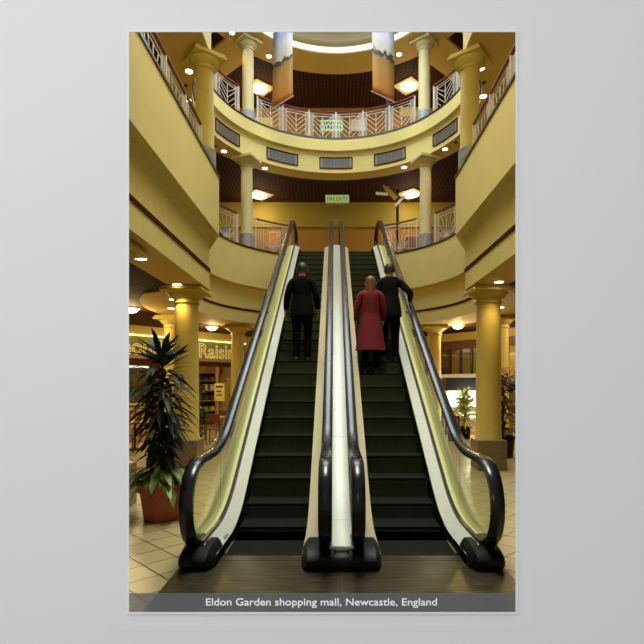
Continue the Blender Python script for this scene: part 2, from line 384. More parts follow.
# ------------------------------------------------------------------ columns
def column(x, y, z0, z1, r, plinth_h, pr, m, mp, label, rot=0, square=True, cap=.42, grp=None):
    t = thing('column', label, 'column', (x, y, z0), rot, grp)
    H = z1-z0
    b = MB()
    if square: b.box(-pr, pr, -pr, pr, 0, plinth_h); b.build('plinth', mp, t, bevel=.02)
    else: b.lathe([(pr, 0), (pr, plinth_h-.03), (pr-.03, plinth_h)], 32); b.build('plinth', mp, t, smooth=True)
    b = MB(); b.lathe([(r*1.08, plinth_h), (r*1.05, plinth_h+.06), (r, plinth_h+.1), (r*.99, H*.5), (r*.94, H-.34), (r*.94, H-.30)], 40); b.build('shaft', m, t, smooth=True)
    b = MB(); b.lathe([(r*.94, H-.34), (r*1.08, H-.33), (r*1.08, H-.30), (r*.98, H-.29), (r*.98, H-.25), (r*1.2, H-.22), (r*1.48, H-.15), (r*1.56, H-.12)], 40)
    b.build('echinus', m, t, smooth=True)
    b = MB(); b.box(-cap, cap, -cap, cap, H-.12, H-.06); c2 = cap*.92; b.box(-c2, c2, -c2, c2, H-.06, H)
    b.build('abacus', m, t, bevel=.1 if square else .015)
    return t
for s, w in ((-1, 'left'), (1, 'right')):
    column(s*3.08, 10.1, 0, 3.679, .25, .6, .29, M['column'], M['plinth'], 'thick golden ground floor column on a brown block plinth, beside the escalators at the %s' % w, cap=.43)
    column(s*3.28, 16.5, 0, 3.679, .22, .5, .26, M['column'], M['plinth'], 'golden ground floor column further back under the balcony, just %s of the escalators' % w, cap=.42)
    column(s*4.75, 14.3, 0, 3.679, .22, .5, .26, M['column'], M['plinth'], 'golden ground floor column standing half behind the thick column at the %s' % w, cap=.42)
    column(s*3.12-.07, 6.9, 0, 3.679, .22, .6, .27, M['column'], M['plinth'], 'nearest ground floor column at the %s, only its capital edge in the picture' % w, cap=.40)
    column(s*2.88, 15.95, 6.05, 9.02, .19, .5, .23, M['column_hi'], M['marble'], 'slim cream first floor column on a grey round base, %s of the atrium' % w, rot=s*-.75+PI/4+.3*s, square=False, cap=.36)
    column(s*2.86, 16.05, 10.17, 12.84, .19, .38, .23, M['column_hi'], M['marble'], 'slim cream second floor column on a grey round base, %s of the skylight' % w, rot=PI/4+s*.1, square=False, cap=.36)
    column(s*2.96, 11.05, 6.05, 9.02, .21, .9, .25, M['column'], M['marble'], 'tall golden first floor column at the %s corner of the atrium' % w, rot=PI/4+s*.12, square=False, cap=.37)

# ------------------------------------------------------------------ railings
def resample(pts, step):
    L = [0]
    for p, q in zip(pts, pts[1:]): L.append(L[-1]+(Vector(q)-Vector(p)).length)
    n = max(1, round(L[-1]/step)); out = []
    for i in range(n+1):
        t = L[-1]*i/n; k = 0
        while k < len(L)-2 and L[k+1] < t: k += 1
        u = (t-L[k])/max(1e-9, L[k+1]-L[k]); out.append(Vector(pts[k]).lerp(Vector(pts[k+1]), u))
    return out
def railing(pts, z0, h, label, style, step=1.15, grp=None):
    pts = [Vector((x, y, 0)) for x, y in pts]
    base = pts[len(pts)//2]; t = thing('railing', label, 'railing', (base.x, base.y, z0), 0, grp)
    loc = lambda p, z: (p.x-base.x, p.y-base.y, z)
    fine = resample(pts, .2)
    b = MB(); b.tube([loc(p, h) for p in fine], .032, 8); b.build('handrail', M['rail_wood'], t, smooth=True)
    for nm, zz in (('top_bar', h-.10), ('bottom_bar', .08)):
        b = MB(); b.tube([loc(p, zz) for p in fine], .012, 4); b.build(nm, M['white_metal'], t)
    nodes = resample(pts, step)
    for p in nodes:
        b = MB(); b.box(p.x-base.x-.022, p.x-base.x+.022, p.y-base.y-.022, p.y-base.y+.022, 0, h-.02); b.build('post', M['white_metal'], t)
    for p, q in zip(nodes, nodes[1:]):
        b = MB(); d = (q-p); L = d.length
        f = lambda u, z: loc(p+d*(u/L), z)
        w = min(.36, L*.36); c = L/2; zb, zt = .08, h-.10; r = .011
        for u in (c-w, c+w): b.bar(f(u, zb), f(u, zt), .02)
        for k in range(1, 3):
            for u in ((c-w)*k/3, L-(c-w)*k/3): b.bar(f(u, zb), f(u, zt), .013)
        za = zb+.10; zz = zt-.10
        b.bar(f(c-w, zz), f(c+w, zz), .014); b.bar(f(c, zb), f(c, zz), .018)
        if style == 'fan':
            for k in range(1, 5):
                an = math.radians(18*k)
                for s in (-1, 1):
                    R = min((w-.03)/math.sin(an), (zz-za)/max(.05, math.cos(an)))
                    b.bar(f(c, za), f(c+s*R*math.sin(an), za+R*math.cos(an)), .014)
            b.bar(f(c-w, zb+.32), f(c, zb), .014); b.bar(f(c+w, zb+.32), f(c, zb), .014)
        else:
            for k in range(4):
                zq = zb+.02+k*(zz-zb)/4.6
                for s in (-1, 1): b.bar(f(c, zq), f(c+s*w, min(zz, zq+w*.95)), .014)
        b.build('panel', M['white_metal'], t)
    return t
def arcpts(R, d0, d1, n=30): return [(R*math.sin(math.radians(d0+(d1-d0)*i/n)), CY+R*math.cos(math.radians(d0+(d1-d0)*i/n))) for i in range(n+1)]
railing([(-2.84, 1.6), (-2.84, 10.3)], 6.05, 1.08, 'white railing with a maroon handrail along the left first floor parapet, seen edge on', 'fan')
railing([(2.84, 1.6), (2.84, 10.3)], 6.05, 1.08, 'white railing with a maroon handrail along the right first floor parapet, seen edge on', 'fan')
railing(arcpts(3.85, -118, -54), 6.05, 1.08, 'curved first floor railing left of the slim column beside the corner', 'fan')
railing(arcpts(3.85, -43, -24), 6.05, 1.08, 'curved first floor railing between the left slim column and the escalator top', 'fan')
railing(arcpts(3.85, 24, 43), 6.05, 1.08, 'curved first floor railing between the escalator top and the right slim column', 'fan')
railing(arcpts(3.85, 54, 118), 6.05, 1.08, 'curved first floor railing right of the slim column beside the corner', 'fan')
railing(arcpts(3.95, -112, -52), 10.17, 1.08, 'curved second floor railing left of the left slim column', 'leaf', 1.05)
railing(arcpts(3.95, -41, 41), 10.17, 1.08, 'curved second floor railing in the middle between the two slim columns', 'leaf', 1.0)
railing(arcpts(3.95, 52, 112), 10.17, 1.08, 'curved second floor railing right of the right slim column', 'leaf', 1.05)

# ------------------------------------------------------------------ vents in the second floor fascia
Rv = 3.75
for i, (deg, w) in enumerate(((-95, 'leftmost vent, beside the big corner column'), (-63, 'second vent from the left, slanting down'), (-29, 'vent just left of the centre one'), (0, 'centre vent facing straight ahead above the green sign'), (29, 'vent just right of the centre one'), (63, 'second vent from the right, slanting up'), (95, 'rightmost vent, beside the big corner column'))):
    t = thing('vent', 'dark rectangular vent in the cream ring: '+w, 'vent', (Rv*math.sin(math.radians(deg)), CY+Rv*math.cos(math.radians(deg)), 9.17), -math.radians(deg), 'vents in the second floor fascia')
    hw = math.degrees(.56/Rv); n = 8
    def q(u, r, z):   # local coordinates of a point on the ring
        an = math.radians(u); x = r*math.sin(an); y = r*math.cos(an)-Rv
        return (x, y, z)
    b = MB()
    for k in range(n):
        u0 = -hw+2*hw*k/n; u1 = u0+2*hw/n
        b.hexa([q(u0, Rv-.012, 0), q(u1, Rv-.012, 0), q(u1, Rv+.01, 0), q(u0, Rv+.01, 0), q(u0, Rv-.012, .37), q(u1, Rv-.012, .37), q(u1, Rv+.01, .37), q(u0, Rv+.01, .37)])
    b.build('grille', M['vent'], t)
    b = MB()
    for z in (0, .37):
        for k in range(n):
            u0 = -hw+2*hw*k/n; b.bar(q(u0, Rv-.015, z), q(u0+2*hw/n, Rv-.015, z), .03)
    for u in (-hw, hw): b.bar(q(u, Rv-.015, 0), q(u, Rv-.015, .37), .03)
    b.build('frame', M['maroon'], t)

# ------------------------------------------------------------------ lamps
def P(px, py, z):
    """the point of the horizontal plane z seen at a pixel of the photograph"""
    Y = (z-CAMZ)*F/(HY-py); return ((px-PX0)*Y/F+CAMX, Y, z)
def lamp_light(name, loc, power, colr, r=.12, spot=None):
    l = bpy.data.lights.new(name, 'SPOT' if spot else 'POINT'); l.energy = power; l.color = colr; l.shadow_soft_size = r
    if spot: l.spot_size = math.radians(spot); l.spot_blend = .9
    o = bpy.data.objects.new(name, l); col.objects.link(o); o.location = loc; return o
WARM = (1, .76, .34); WARM2 = (1, .80, .48)
def downlight(px, py, z, label, grp, dome=False, power=30):
    x, y, _ = P(px, py, z)
    t = thing('downlight', label, 'lamp', (x, y, z), 0, grp)
    b = MB()
    if dome:
        b.lathe([(.19, 0), (.18, -.05), (.13, -.10), (.06, -.125), (.001, -.13)], 24); b.build('diffuser', M['lamp_panel'], t, smooth=True)
        b = MB(); b.lathe([(.24, 0), (.24, -.025), (.19, -.03)], 24); b.build('rim', M['bezel'], t)
    else:
        b.lathe([(.085, -.004), (.08, -.02), (.001, -.03)], 20); b.build('bulb', M['lamp'], t, smooth=True)
        b = MB(); b.lathe([(.13, 0), (.13, -.010), (.085, -.012)], 24); b.build('bezel', M['bezel'], t)
    lamp_light('lamp_light', (x, y, z-.22), power, WARM, .1, None if dome else 150)
    return t
GZ = 3.68
downlight(141, 258, GZ, 'downlight in the left side soffit beside the nearest capital', 'ground floor downlights', power=10)
downlight(177, 284, GZ, 'downlight in the left side soffit just above the thick column capital', 'ground floor downlights')
downlight(173, 299, GZ, 'downlight half hidden by the left thick column, upper of the two', 'ground floor downlights', power=20)
downlight(171, 308, GZ, 'downlight half hidden by the left thick column, lower of the two', 'ground floor downlights', power=20)
downlight(499, 281.5, GZ, 'downlight in the right side soffit just above the thick column capital', 'ground floor downlights')
downlight(499.5, 298, GZ, 'downlight behind the right thick column, upper of the two', 'ground floor downlights', power=20)
downlight(500.5, 307, GZ, 'downlight behind the right thick column, lower of the two', 'ground floor downlights', power=20)
downlight(212, 326.5, GZ+.03, 'bright bowl ceiling light left of the far left column', 'bowl ceiling lights', True, 70)
downlight(458, 325, GZ+.03, 'bright bowl ceiling light right of the far right column', 'bowl ceiling lights', True, 70)
downlight(131, 308, GZ+.03, 'bright bowl ceiling light at the left edge of the picture', 'bowl ceiling lights', True, 60)
SZ = 9.02
for px, py, w in ((224, 151, 'left soffit beside the slim column, outer of the pair'), (265, 168, 'left soffit beside the slim column, inner of the pair'), (404, 167, 'right soffit beside the slim column, inner of the pair'), (445, 148.8, 'right soffit beside the slim column, outer of the pair'),
                  (189, 71, 'soffit left of the big left corner column, upper'), (187.6, 99.4, 'soffit left of the big left corner column, lower'), (480.8, 68, 'soffit right of the big right corner column, upper'), (483.3, 96, 'soffit right of the big right corner column, lower')):
    downlight(px, py, SZ, 'first floor downlight in the '+w, 'first floor downlights', power=22)
downlight(269, 56, 12.84, 'top floor downlight right of the left slim column', 'top floor downlights', power=25)
downlight(399, 54, 12.84, 'top floor downlight left of the right slim column', 'top floor downlights', power=25)
downlight(232, 32.5, 12.84, 'top floor downlight at the upper edge left of the left slim column', 'top floor downlights', power=25)
for px, py, z, w in ((259, 194, 9.055, 'first floor, right of the left slim column'), (411, 193, 9.055, 'first floor, left of the right slim column'), (259.5, 87, 12.9, 'top floor, right of the left slim column'), (408.5, 85, 12.9, 'top floor, left of the right slim column')):
    x, y, _ = P(px, py, z)
    t = thing('ceiling_light', 'square ceiling light with a glowing round bowl, '+w, 'ceiling light', (x, y, z), .75 if px < 330 else -.75, 'square ceiling lights')
    b = MB(); b.box(-.42, .42, -.42, .42, -.05, 0); b.build('frame', M['lamp_frame'], t, bevel=.01)
    b = MB(); b.lathe([(.30, -.05), (.28, -.09), (.18, -.13), (.001, -.15)], 28); b.build('bowl', M['lamp_panel'], t, smooth=True)
    lamp_light('lamp_light', (x, y, z-.6), 40, WARM2, .2)
for px, py in ((191.5, 86), (480, 82)):
    x, y, _ = P(px-0, py, SZ)
for px, py, z, w in ((186, 85, SZ, 'left'), (484, 82, SZ, 'right'), (216, 146, SZ, 'far left'), (456, 142, SZ, 'far right')):
    x, y, _ = P(px, py, z); b = MB(); b.lathe([(.045, 0), (.045, -.03), (.02, -.05)], 12)
    tag(b.build('smoke_detector', M['black'], loc=(x, y, z)), 'small black detector on the golden soffit at the '+w, 'detector', 'small black detectors', 'thing')

# ------------------------------------------------------------------ escalators
SL = .596; YF = 5.72; ZT = 6.06; YT = YF+ZT/SL; BL = .45
def L(y):
    if y < YF-BL: return 0.0
    if y < YF+BL: return SL*(y-YF+BL)**2/(4*BL)
    if y < YT-BL: return SL*(y-YF)
    if y < YT+BL: return ZT-SL*(YT+BL-y)**2/(4*BL)
    return ZT
def ys(a, b):
    out = [a]; y = a
    cuts = [YF-BL+i*BL/5 for i in range(11)]+[YT-BL+i*BL/5 for i in range(11)]+[YF+2+i*2 for i in range(5)]
    return sorted(set([a, b]+[c for c in cuts if a < c < b]))
def along(mb, sec, ya, yb, clip=True):
    """sweep an (x, dz) section along the slope line"""
    mb.sweep([[(x, y, max(.004 if clip else -9, L(y)+dz)) for x, dz in sec] for y in ys(ya, yb)])
HR = .385; HC = .58; YN = 4.80; YTN = YT+1.0
def hand_path():
    pts = [(YN+.10, HC-HR)]
    for i in range(13):
        t = PI*1.5-PI*i/12; pts.append((YN+HR*math.cos(t) if False else YN-HR*math.sin(PI*i/12), HC-HR*math.cos(PI*i/12)))
    for y in ys(YN+.15, YTN-.1): pts.append((y, L(y)+HC+HR))
    for i in range(13): pts.append((YTN+HR*math.sin(PI*i/12), ZT+HC+HR*math.cos(PI*i/12)))
    pts.append((YTN-.1, ZT+HC-HR))
    return pts
HP = hand_path()
def sweep_yz(mb, pts, cx, w, h, rnd=8):
    secs = []
    for i, (y, z) in enumerate(pts):
        a = Vector(pts[max(i-1, 0)]); c = Vector(pts[min(i+1, len(pts)-1)]); d = (c-a).normalized(); n = Vector((-d.y, d.x))
        sec = []
        for k in range(12):
            t = 2*PI*k/12; cx_, cy_ = math.cos(t), math.sin(t)
            ux = math.copysign(abs(cx_)**.6, cx_)*w/2; uy = math.copysign(abs(cy_)**.6, cy_)*h/2
            sec.append((cx+ux, y+n.x*uy, z+n.y*uy))
        secs.append(sec)
    mb.sweep(secs)
IN, OUT = .150, 1.39      # handrail lines, measured from the middle of the pair
SI, SO = .37, 1.17         # step edges
def balustrade(t, s, xh, xs, xo, deck_m, outer_m, wide_outer):
    xg = 1.315 if wide_outer else xh
    """one side: glass and handrail at xh, skirt at xs (step side), outer deck edge at xo; all signed by s"""
    sg = 1 if xs > xh else -1
    b = MB(); along(b, [(s*xs, .11), (s*(xg+.02*sg), .20), (s*(xg+.02*sg), .15), (s*xs, .06)], YN-.14, YTN+.3)
    b.build('inner_deck', deck_m, t)
    b = MB(); along(b, [(s*xs, -.12), (s*xs, .108), (s*(xs-.03*sg), .108), (s*(xs-.03*sg), -.12)], YN-.20, YTN+.3); b.build('skirt_panel', M['black_panel'], t)
    b = MB(); along(b, [(s*(xg-.016), .185), (s*(xg+.016), .185), (s*(xg+.016), .235), (s*(xg-.016), .235)], YN-.14, YTN+.3); b.build('glass_gasket', M['black'], t)
    if wide_outer:
        b = MB(); along(b, [(s*(xg-.017*sg), .15), (s*(xg-.017*sg), .205), (s*xo, .175), (s*xo, .13)], YN+.0, YTN+.3); b.build('outer_deck', outer_m, t)
        b = MB(); along(b, [(s*xo, -.95), (s*xo, .13), (s*(xo-.03), .13), (s*(xo-.03), -.95)], YN+.15, YTN+.3); b.build('side_cladding', M['clad'], t)
    # glass: between gasket and handrail, with rounded ends, four panes along the run
    def pane(ya, yb):
        lo = []; hi = []
        for y in ys(ya, yb):
            lo.append((y, L(y)+(.19 if wide_outer else .23))); hi.append((y, L(y)+HC+HR-.03))
        pl = lo+hi[::-1]
        if ya < YN+.01: pl += [(YN-(HR-.03)*math.sin(PI*i/12), HC-(HR-.03)*math.cos(PI*i/12)) for i in range(11, 1, -1) if HC-(HR-.03)*math.cos(PI*i/12) > .21]
        b = MB(); n = len(pl); vs = [(s*(xh-.006), y, z) for y, z in pl]+[(s*(xh+.006), y, z) for y, z in pl]
        b.add(vs, [tuple(range(n)), tuple(range(2*n-1, n-1, -1))]+[(i, (i+1) % n, n+(i+1) % n, n+i) for i in range(n)])
        b.build('glass_pane', M['glass'], t)
    cuts = [YN, 5.75, 8.4, 11.0, 13.6, YTN]
    for a_, b_ in zip(cuts, cuts[1:]): pane(a_+.006 if a_ > YN else a_, b_-.006)
    b = MB(); sweep_yz(b, HP, s*xh, .128, .08); hrail = b.build('handrail', M['handrail'], t, smooth=True)
    hp2 = [(y, z) for y, z in HP]
    b = MB()
    mid = [(YN-(HR-.035)*math.sin(PI*i/12), HC-(HR-.035)*math.cos(PI*i/12)) for i in range(2, 13)]+[(y, L(y)+HC+HR-.035) for y in ys(YN+.05, YTN)]
    sweep_yz(b, mid, s*xh, .05, .02); b.build('handrail_guide', M['black'], hrail, smooth=True)
    # newel base: black box with a rounded front
    x0, x1 = (min(xs, xo), max(xs, xo))
    pr = [(YN+.10, 0), (YN-.20, 0), (YN-.29, .02), (YN-.34, .06), (YN-.345, .11), (YN-.31, .155), (YN-.22, .185), (YN-.06, .20), (YN+.10, .195)]
    b = MB(); ext = .05
    xa, xb = (x0-(.0 if wide_outer else 0), x1)
    secs = []
    far = .62
    for u, k, kz in ((0, far, .55), (.04, .80, .72), (.10, .92, .90), (.17, 1, 1), (.85, 1, 1), (.95, .96, .94), (1, .88, .8)):
        x = (xs+((1.49 if wide_outer else xo)-xs)*u)
        secs.append([(s*x, YN+.10+(y-YN-.10)*k, z*kz) for y, z in pr])
    b.sweep(secs); b.build('newel_base', M['black_panel'], t, smooth=True)

def make_escalator(s, label):
    t = thing('escalator', label, 'escalator', (0, 0, 0), 0, 'pair of escalators')
    balustrade(t, s, OUT, SO, 1.52, M['alu'], M['alu_green'], True)
    balustrade(t, s, IN, SI, .03, M['alu_tan'], M['alu'], False)
    xa, xb = sorted((s*SI, s*SO))
    # steps
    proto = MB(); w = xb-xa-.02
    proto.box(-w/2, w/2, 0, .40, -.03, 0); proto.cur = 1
    for k in range(5):  # curved riser
        y0, z0 = .012*math.sin(k/5*PI/2)*3, -.03-.21*k/5; y1, z1 = .012*math.sin((k+1)/5*PI/2)*3, -.03-.21*(k+1)/5
        proto.hexa([(-w/2, y1, z1), (w/2, y1, z1), (w/2, y1+.02, z1), (-w/2, y1+.02, z1), (-w/2, y0, z0), (w/2, y0, z0), (w/2, y0+.02, z0), (-w/2, y0+.02, z0)])
    first = None; y = YF-BL-.40+.02; y = 4.90
    while y < YTN-.2:
        z = L(y+.2) if L(y+.2) > .02 else .004
        z = min(ZT, max(.004, L(y+.02)+ (0.0 if L(y) < .01 else .0)))
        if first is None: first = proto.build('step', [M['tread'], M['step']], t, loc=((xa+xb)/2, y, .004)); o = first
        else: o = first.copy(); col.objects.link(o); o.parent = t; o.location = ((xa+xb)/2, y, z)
        y += .40
    # soffit under the steps, comb plates
    b = MB(); along(b, [(xa-.15 if s < 0 else xa-.2, -.95), (xb+.2, -.95), (xb+.2, -.3), (xa-.2, -.3)], YN+.6, YTN+.3); b.build('truss', M['black_panel'], t)
    b = MB(); b.box(xa, xb, 4.76, 4.90, .004, .014); b.build('comb_plate', M['plate'], t)
    b = MB()
    n = 30
    for i in range(n): x = xa+(xb-xa)*(i+.5)/n; b.box(x-.006, x+.006, 4.90, 4.96, .006, .02)
    b.build('comb_teeth', M['black_panel'], t)
    return t
eL = make_escalator(-1, 'left escalator of the pair, carrying one person dressed in black')
eR = make_escalator(1, 'right escalator of the pair, carrying a person in a red coat and one in black')
# the shared cover between the two
t = thing('centre_cover', 'long pale cover panel between the two escalators', 'cover panel', (0, 0, 0))
cuts = [YN-.22, 5.45, 7.0, 9.2, 11.4, 13.6, YTN+.3]
for a_, b_ in zip(cuts, cuts[1:]):
    b = MB(); along(b, [(-.115, .17), (.115, .17), (.115, .205), (-.115, .205)], a_+.004, b_-.004); b.build('cover_panel', M['cover'], t)
b = MB(); along(b, [(-.10, -.3), (.10, -.3), (.10, .168), (-.10, .168)], YN+.1, YTN+.3); b.build('cover_body', M['black_panel'], t)
b = MB(); b.sweep([[(x, YN+.10+(y-YN-.10)*k, z*k) for y, z in ((YN+.10, 0), (YN-.20, 0), (YN-.29, .02), (YN-.34, .06), (YN-.345, .11), (YN-.31, .15), (YN-.22, .165), (YN+.10, .165))] for x, k in ((-.12, .97), (-.1, 1), (.1, 1), (.12, .97))]); b.build('end_cap', M['black_panel'], t, smooth=True)
# stickers
def sticker(s, y, x0, x1, ln, marks, label, base):
    nx = lambda x: L(y)+.11+(x-SO)/(1.335-SO)*.09+.003
    t = thing('sticker', label, 'sticker', (0, 0, 0))
    b = MB(); b.hexa([(s*x0, y, nx(x0)), (s*x1, y, nx(x1)), (s*x1, y+ln, nx(x1)), (s*x0, y+ln, nx(x0)), (s*x0, y, nx(x0)+.002), (s*x1, y, nx(x1)+.002), (s*x1, y+ln, nx(x1)+.002), (s*x0, y+ln, nx(x0)+.002)])
    b.build('backing', base, t)
    for (u0, u1, v0, v1) in marks:
        xa, xb, ya, yb = x0+(x1-x0)*u0, x0+(x1-x0)*u1, y+ln*v0, y+ln*v1
        b = MB(); b.hexa([(s*xa, ya, nx(xa)+.002), (s*xb, ya, nx(xb)+.002), (s*xb, yb, nx(xb)+.002), (s*xa, yb, nx(xa)+.002), (s*xa, ya, nx(xa)+.004), (s*xb, ya, nx(xb)+.004), (s*xb, yb, nx(xb)+.004), (s*xa, yb, nx(xa)+.004)])
        b.build('mark', M['decal_l'], t)
sticker(-1, 5.06, 1.185, 1.29, .17, [(.1, .45, .1, .9), (.55, .7, .3, .8), (.8, .92, .15, .5), (.55, .75, .1, .2)], 'blue and black safety sticker at the foot of the left outer deck', M['decal'])
sticker(1, 5.06, 1.22, 1.27, .05, [], 'small dark sticker at the foot of the right outer deck', M['decal'])
sticker(1, 5.18, 1.19, 1.25, .07, [(.2, .8, .3, .7)], 'small pale sticker above the dark one on the right outer deck', M['decal_l'])
# landing plates and top landing
for s, w in ((-1, 'left'), (1, 'right')):
    b = MB(); xa, xb = sorted((s*.001, s*1.5)); b.box(xa, xb, 2.0, 4.76, .001, .012)
    tag(b.build('landing_plate', M['plate']), 'worn brown steel landing plate in front of the %s escalator' % w, 'floor plate', 'landing plates', 'thing')
b = MB(); b.box(-1.5, 1.5, YTN-.25, 17.5, ZT-.04, ZT+.004); tag(b.build('landing_plate', M['plate']), 'metal landing plate at the top of both escalators', 'floor plate', None, 'thing')

# ------------------------------------------------------------------ people
def skinned(name, verts, edges, radii, m, parent, root=0, sub=2):
    me = bpy.data.meshes.new(name); me.from_pydata(verts, edges, []); o = bpy.data.objects.new(name, me); col.objects.link(o)
    sk = o.modifiers.new('skin', 'SKIN'); sk.use_smooth_shade = True
    d = me.skin_vertices[0].data
    for i, r in enumerate(radii):
        rr = r if isinstance(r, tuple) else (r, r); d[i].radius = rr; d[i].use_root = (i == root)
    s2 = o.modifiers.new('sub', 'SUBSURF'); s2.levels = sub; s2.render_levels = sub
    bpy.context.view_layer.update()
    nm = bpy.data.meshes.new_from_object(o.evaluated_get(bpy.context.evaluated_depsgraph_get())); bpy.data.objects.remove(o)
    for p in nm.polygons: p.use_smooth = True
    nm.materials.clear(); nm.materials.append(m); nm.name = name
    o = bpy.data.objects.new(name, nm); col.objects.link(o); o.parent = parent; return o
def person(loc, rz, H, label, top_m, leg_m, hair_m, coat=None, arms=None, step_up=0.0, bag=False, long_hair=False):
    k = H/1.75; t = thing('person', label, 'person', loc, rz); t.scale = (k, k, k)
    # faces +Y; feet at z=0 ; joints (x right)
    hipz = .93
    lf = (-.10, .02, .08); rf = (.10, .02+.0, .08+step_up)
    lk = (-.10, .03, .50); rk = (.105, .03+(.14 if step_up else 0), .50+(step_up*.6))
    J = [(0, 0, hipz), (0, -.01, 1.12), (0, -.01, 1.32), (0, 0, 1.44), (0, .015, 1.54), (0, .03, 1.64), (0, .025, 1.71)]
    Rr = [(.155, .11), (.135, .095), (.165, .105), (.10, .08), (.052, .055), (.080, .095), (.058, .07)]
    E = [(0, 1), (1, 2), (2, 3), (3, 4), (4, 5), (5, 6)]
    def add(p, r, par): J.append(p); Rr.append(r); E.append((par, len(J)-1)); return len(J)-1
    legs = []
    for s, kn, ft, knee_r in ((-1, lk, lf, 0), (1, rk, rf, 0)):
        h = add((s*.095, 0, hipz-.08), (.095, .10), 0); a = add(kn, .062, h); b_ = add((ft[0], ft[1]-.01, ft[2]), .042, a); c = add((ft[0], ft[1]+.11, ft[2]-.04), (.042, .03), b_); legs.append((kn, ft))
    arms = arms or {}
    hands = []
    for s in (-1, 1):
        A = arms.get(s) or [(s*.25, .0, 1.13), (s*.27, .09, .90)]
        sh = add((s*.185, 0, 1.40), .062, 3); el = add(A[0], .045, sh); wr = add(A[1], .030, el)
        d = (Vector(A[1])-Vector(A[0])).normalized(); pm = Vector(A[1])+d*.07; pa = add(tuple(pm), (.038, .020), wr)
        hands.append((pm, d, s, A))
    body = skinned('body', J, E, Rr, M['skin'], t)
    # fingers and facial features belong to the same mesh
    b = MB()
    for pm, d, s, A in hands:
        side = d.cross(Vector((0, 0, 1)));  side = side.normalized() if side.length > .05 else Vector((0, 1, 0))
        side = Vector((0, 1, 0)) if abs(d.z) > .6 else side
        curl = Vector((-s, 0, 0)) if abs(d.z) > .6 else Vector((0, 0, -1))
        for i, ln in enumerate((.075, .085, .08, .062)):
            o0 = pm+side*(.030-.020*i)+d*.015
            b.tube([o0, o0+d*ln*.45, o0+d*ln*.8+curl*ln*.25, o0+d*ln*.9+curl*ln*.55], [.0095, .009, .0085, .006], 6)
        o0 = pm+side*.03-d*.03
        b.tube([o0, o0+side*.03+d*.02, o0+side*.035+d*.05+curl*.015], [.012, .0105, .008], 6)
    for s in (-1, 1):
        b.tube([(s*.082, .02, 1.60), (s*.094, .015, 1.625), (s*.092, .018, 1.65)], [.010, .016, .010], 6)   # ears
        b.lathe([(.001, -.012), (.011, -.006), (.012, 0), (.011, .006), (.001, .012)], 8, c=(s*.032, .118, 1.64))
    b.tube([(0, .122, 1.655), (0, .142, 1.615), (0, .125, 1.60)], [.010, .015, .008], 6)
    b.tube([(-.026, .118, 1.572), (0, .125, 1.570), (.026, .118, 1.572)], [.004, .007, .004], 6)
    bm = bmesh.new(); bm.from_mesh(body.data); tmp = bpy.data.meshes.new('tmp'); tmp.from_pydata(b.v, [], b.f); bm.from_mesh(tmp)
    for f in bm.faces: f.smooth = True
    bm.to_mesh(body.data); bm.free(); bpy.data.meshes.remove(tmp)
    # trousers
    J2 = [(0, 0, hipz+.12), (0, 0, hipz-.02)]; R2 = [(.175, .135), (.20, .155)]; E2 = [(0, 1)]
    for s, (kn, ft) in zip((-1, 1), legs):
        n = len(J2); J2 += [(s*.10, 0, hipz-.14), kn, (ft[0], ft[1]-.01, ft[2]-.01)]; R2 += [(.10, .11), .078, .070]; E2 += [(1, n), (n, n+1), (n+1, n+2)]
    skinned('trousers', J2, E2, R2, leg_m, t)
    # jacket
    J3 = [(0, 0, hipz-.06), (0, 0, 1.10), (0, -.005, 1.32), (0, 0, 1.45), (0, .01, 1.51)]; R3 = [(.185, .14), (.165, .125), (.19, .13), (.12, .10), (.062, .065)]; E3 = [(0, 1), (1, 2), (2, 3), (3, 4)]
    for pm, d, s, A in hands:
        n = len(J3); J3 += [(s*.19, 0, 1.405), A[0], tuple(Vector(A[1])-d*.02)]; R3 += [.080, .062, .045]; E3 += [(3, n), (n, n+1), (n+1, n+2)]
    skinned('coat' if coat else 'jacket', J3, E3, R3, top_m, t)
    if not coat:
        b = MB(); n = 24
        b.sweep([[(rx*math.cos(a_), ry*math.sin(a_), z) for a_ in [2*PI*i/n for i in range(n)]] for z, rx, ry in ((1.16, .165, .125), (1.02, .195, .15), (.88, .215, .17), (.80, .215, .17))]); b.build('jacket_hem', top_m, t, smooth=True)
    if coat:
        b = MB(); n = 24; secs = []
        for z, rx, ry in ((1.12, .16, .12), (.98, .185, .145), (.80, .215, .175), (.60, .245, .205), (.42, .275, .235)):
            secs.append([(rx*(1+.05*math.sin(5*a_)*(1.2-z))*math.cos(a_), .01+ry*(1+.05*math.sin(5*a_)*(1.2-z))*math.sin(a_), z) for a_ in [2*PI*i/n for i in range(n)]])
        b.sweep(secs); b.build('coat_skirt', coat, t, smooth=True)
    # hair
    b = MB(); n = 20; secs = []
    for i in range(9):
        a_ = PI*.5*i/8
        secs.append([(.100*math.cos(a_)*math.cos(q)+0, .0+.105*math.cos(a_)*math.sin(q)*(1 if math.sin(q) < 0 else .82)+.012, 1.655+.112*math.sin(a_)) for q in [2*PI*j/n for j in range(n)]])
    low = [[(.090*math.cos(q), .012+.100*math.sin(q)*(1 if math.sin(q) < 0 else .60), 1.60) for q in [2*PI*j/n for j in range(n)]]]
    if long_hair:
        low = [[(.095*math.cos(q), -.03+.085*math.sin(q), 1.42) for q in [2*PI*j/n for j in range(n)]], [(.105*math.cos(q), -.02+.09*math.sin(q), 1.50) for q in [2*PI*j/n for j in range(n)]]]+[[(.098*math.cos(q), .0+.098*math.sin(q)*(1 if math.sin(q) < 0 else .60), 1.58) for q in [2*PI*j/n for j in range(n)]]]
    b.sweep(low+secs); b.build('hair', hair_m, t, smooth=True)
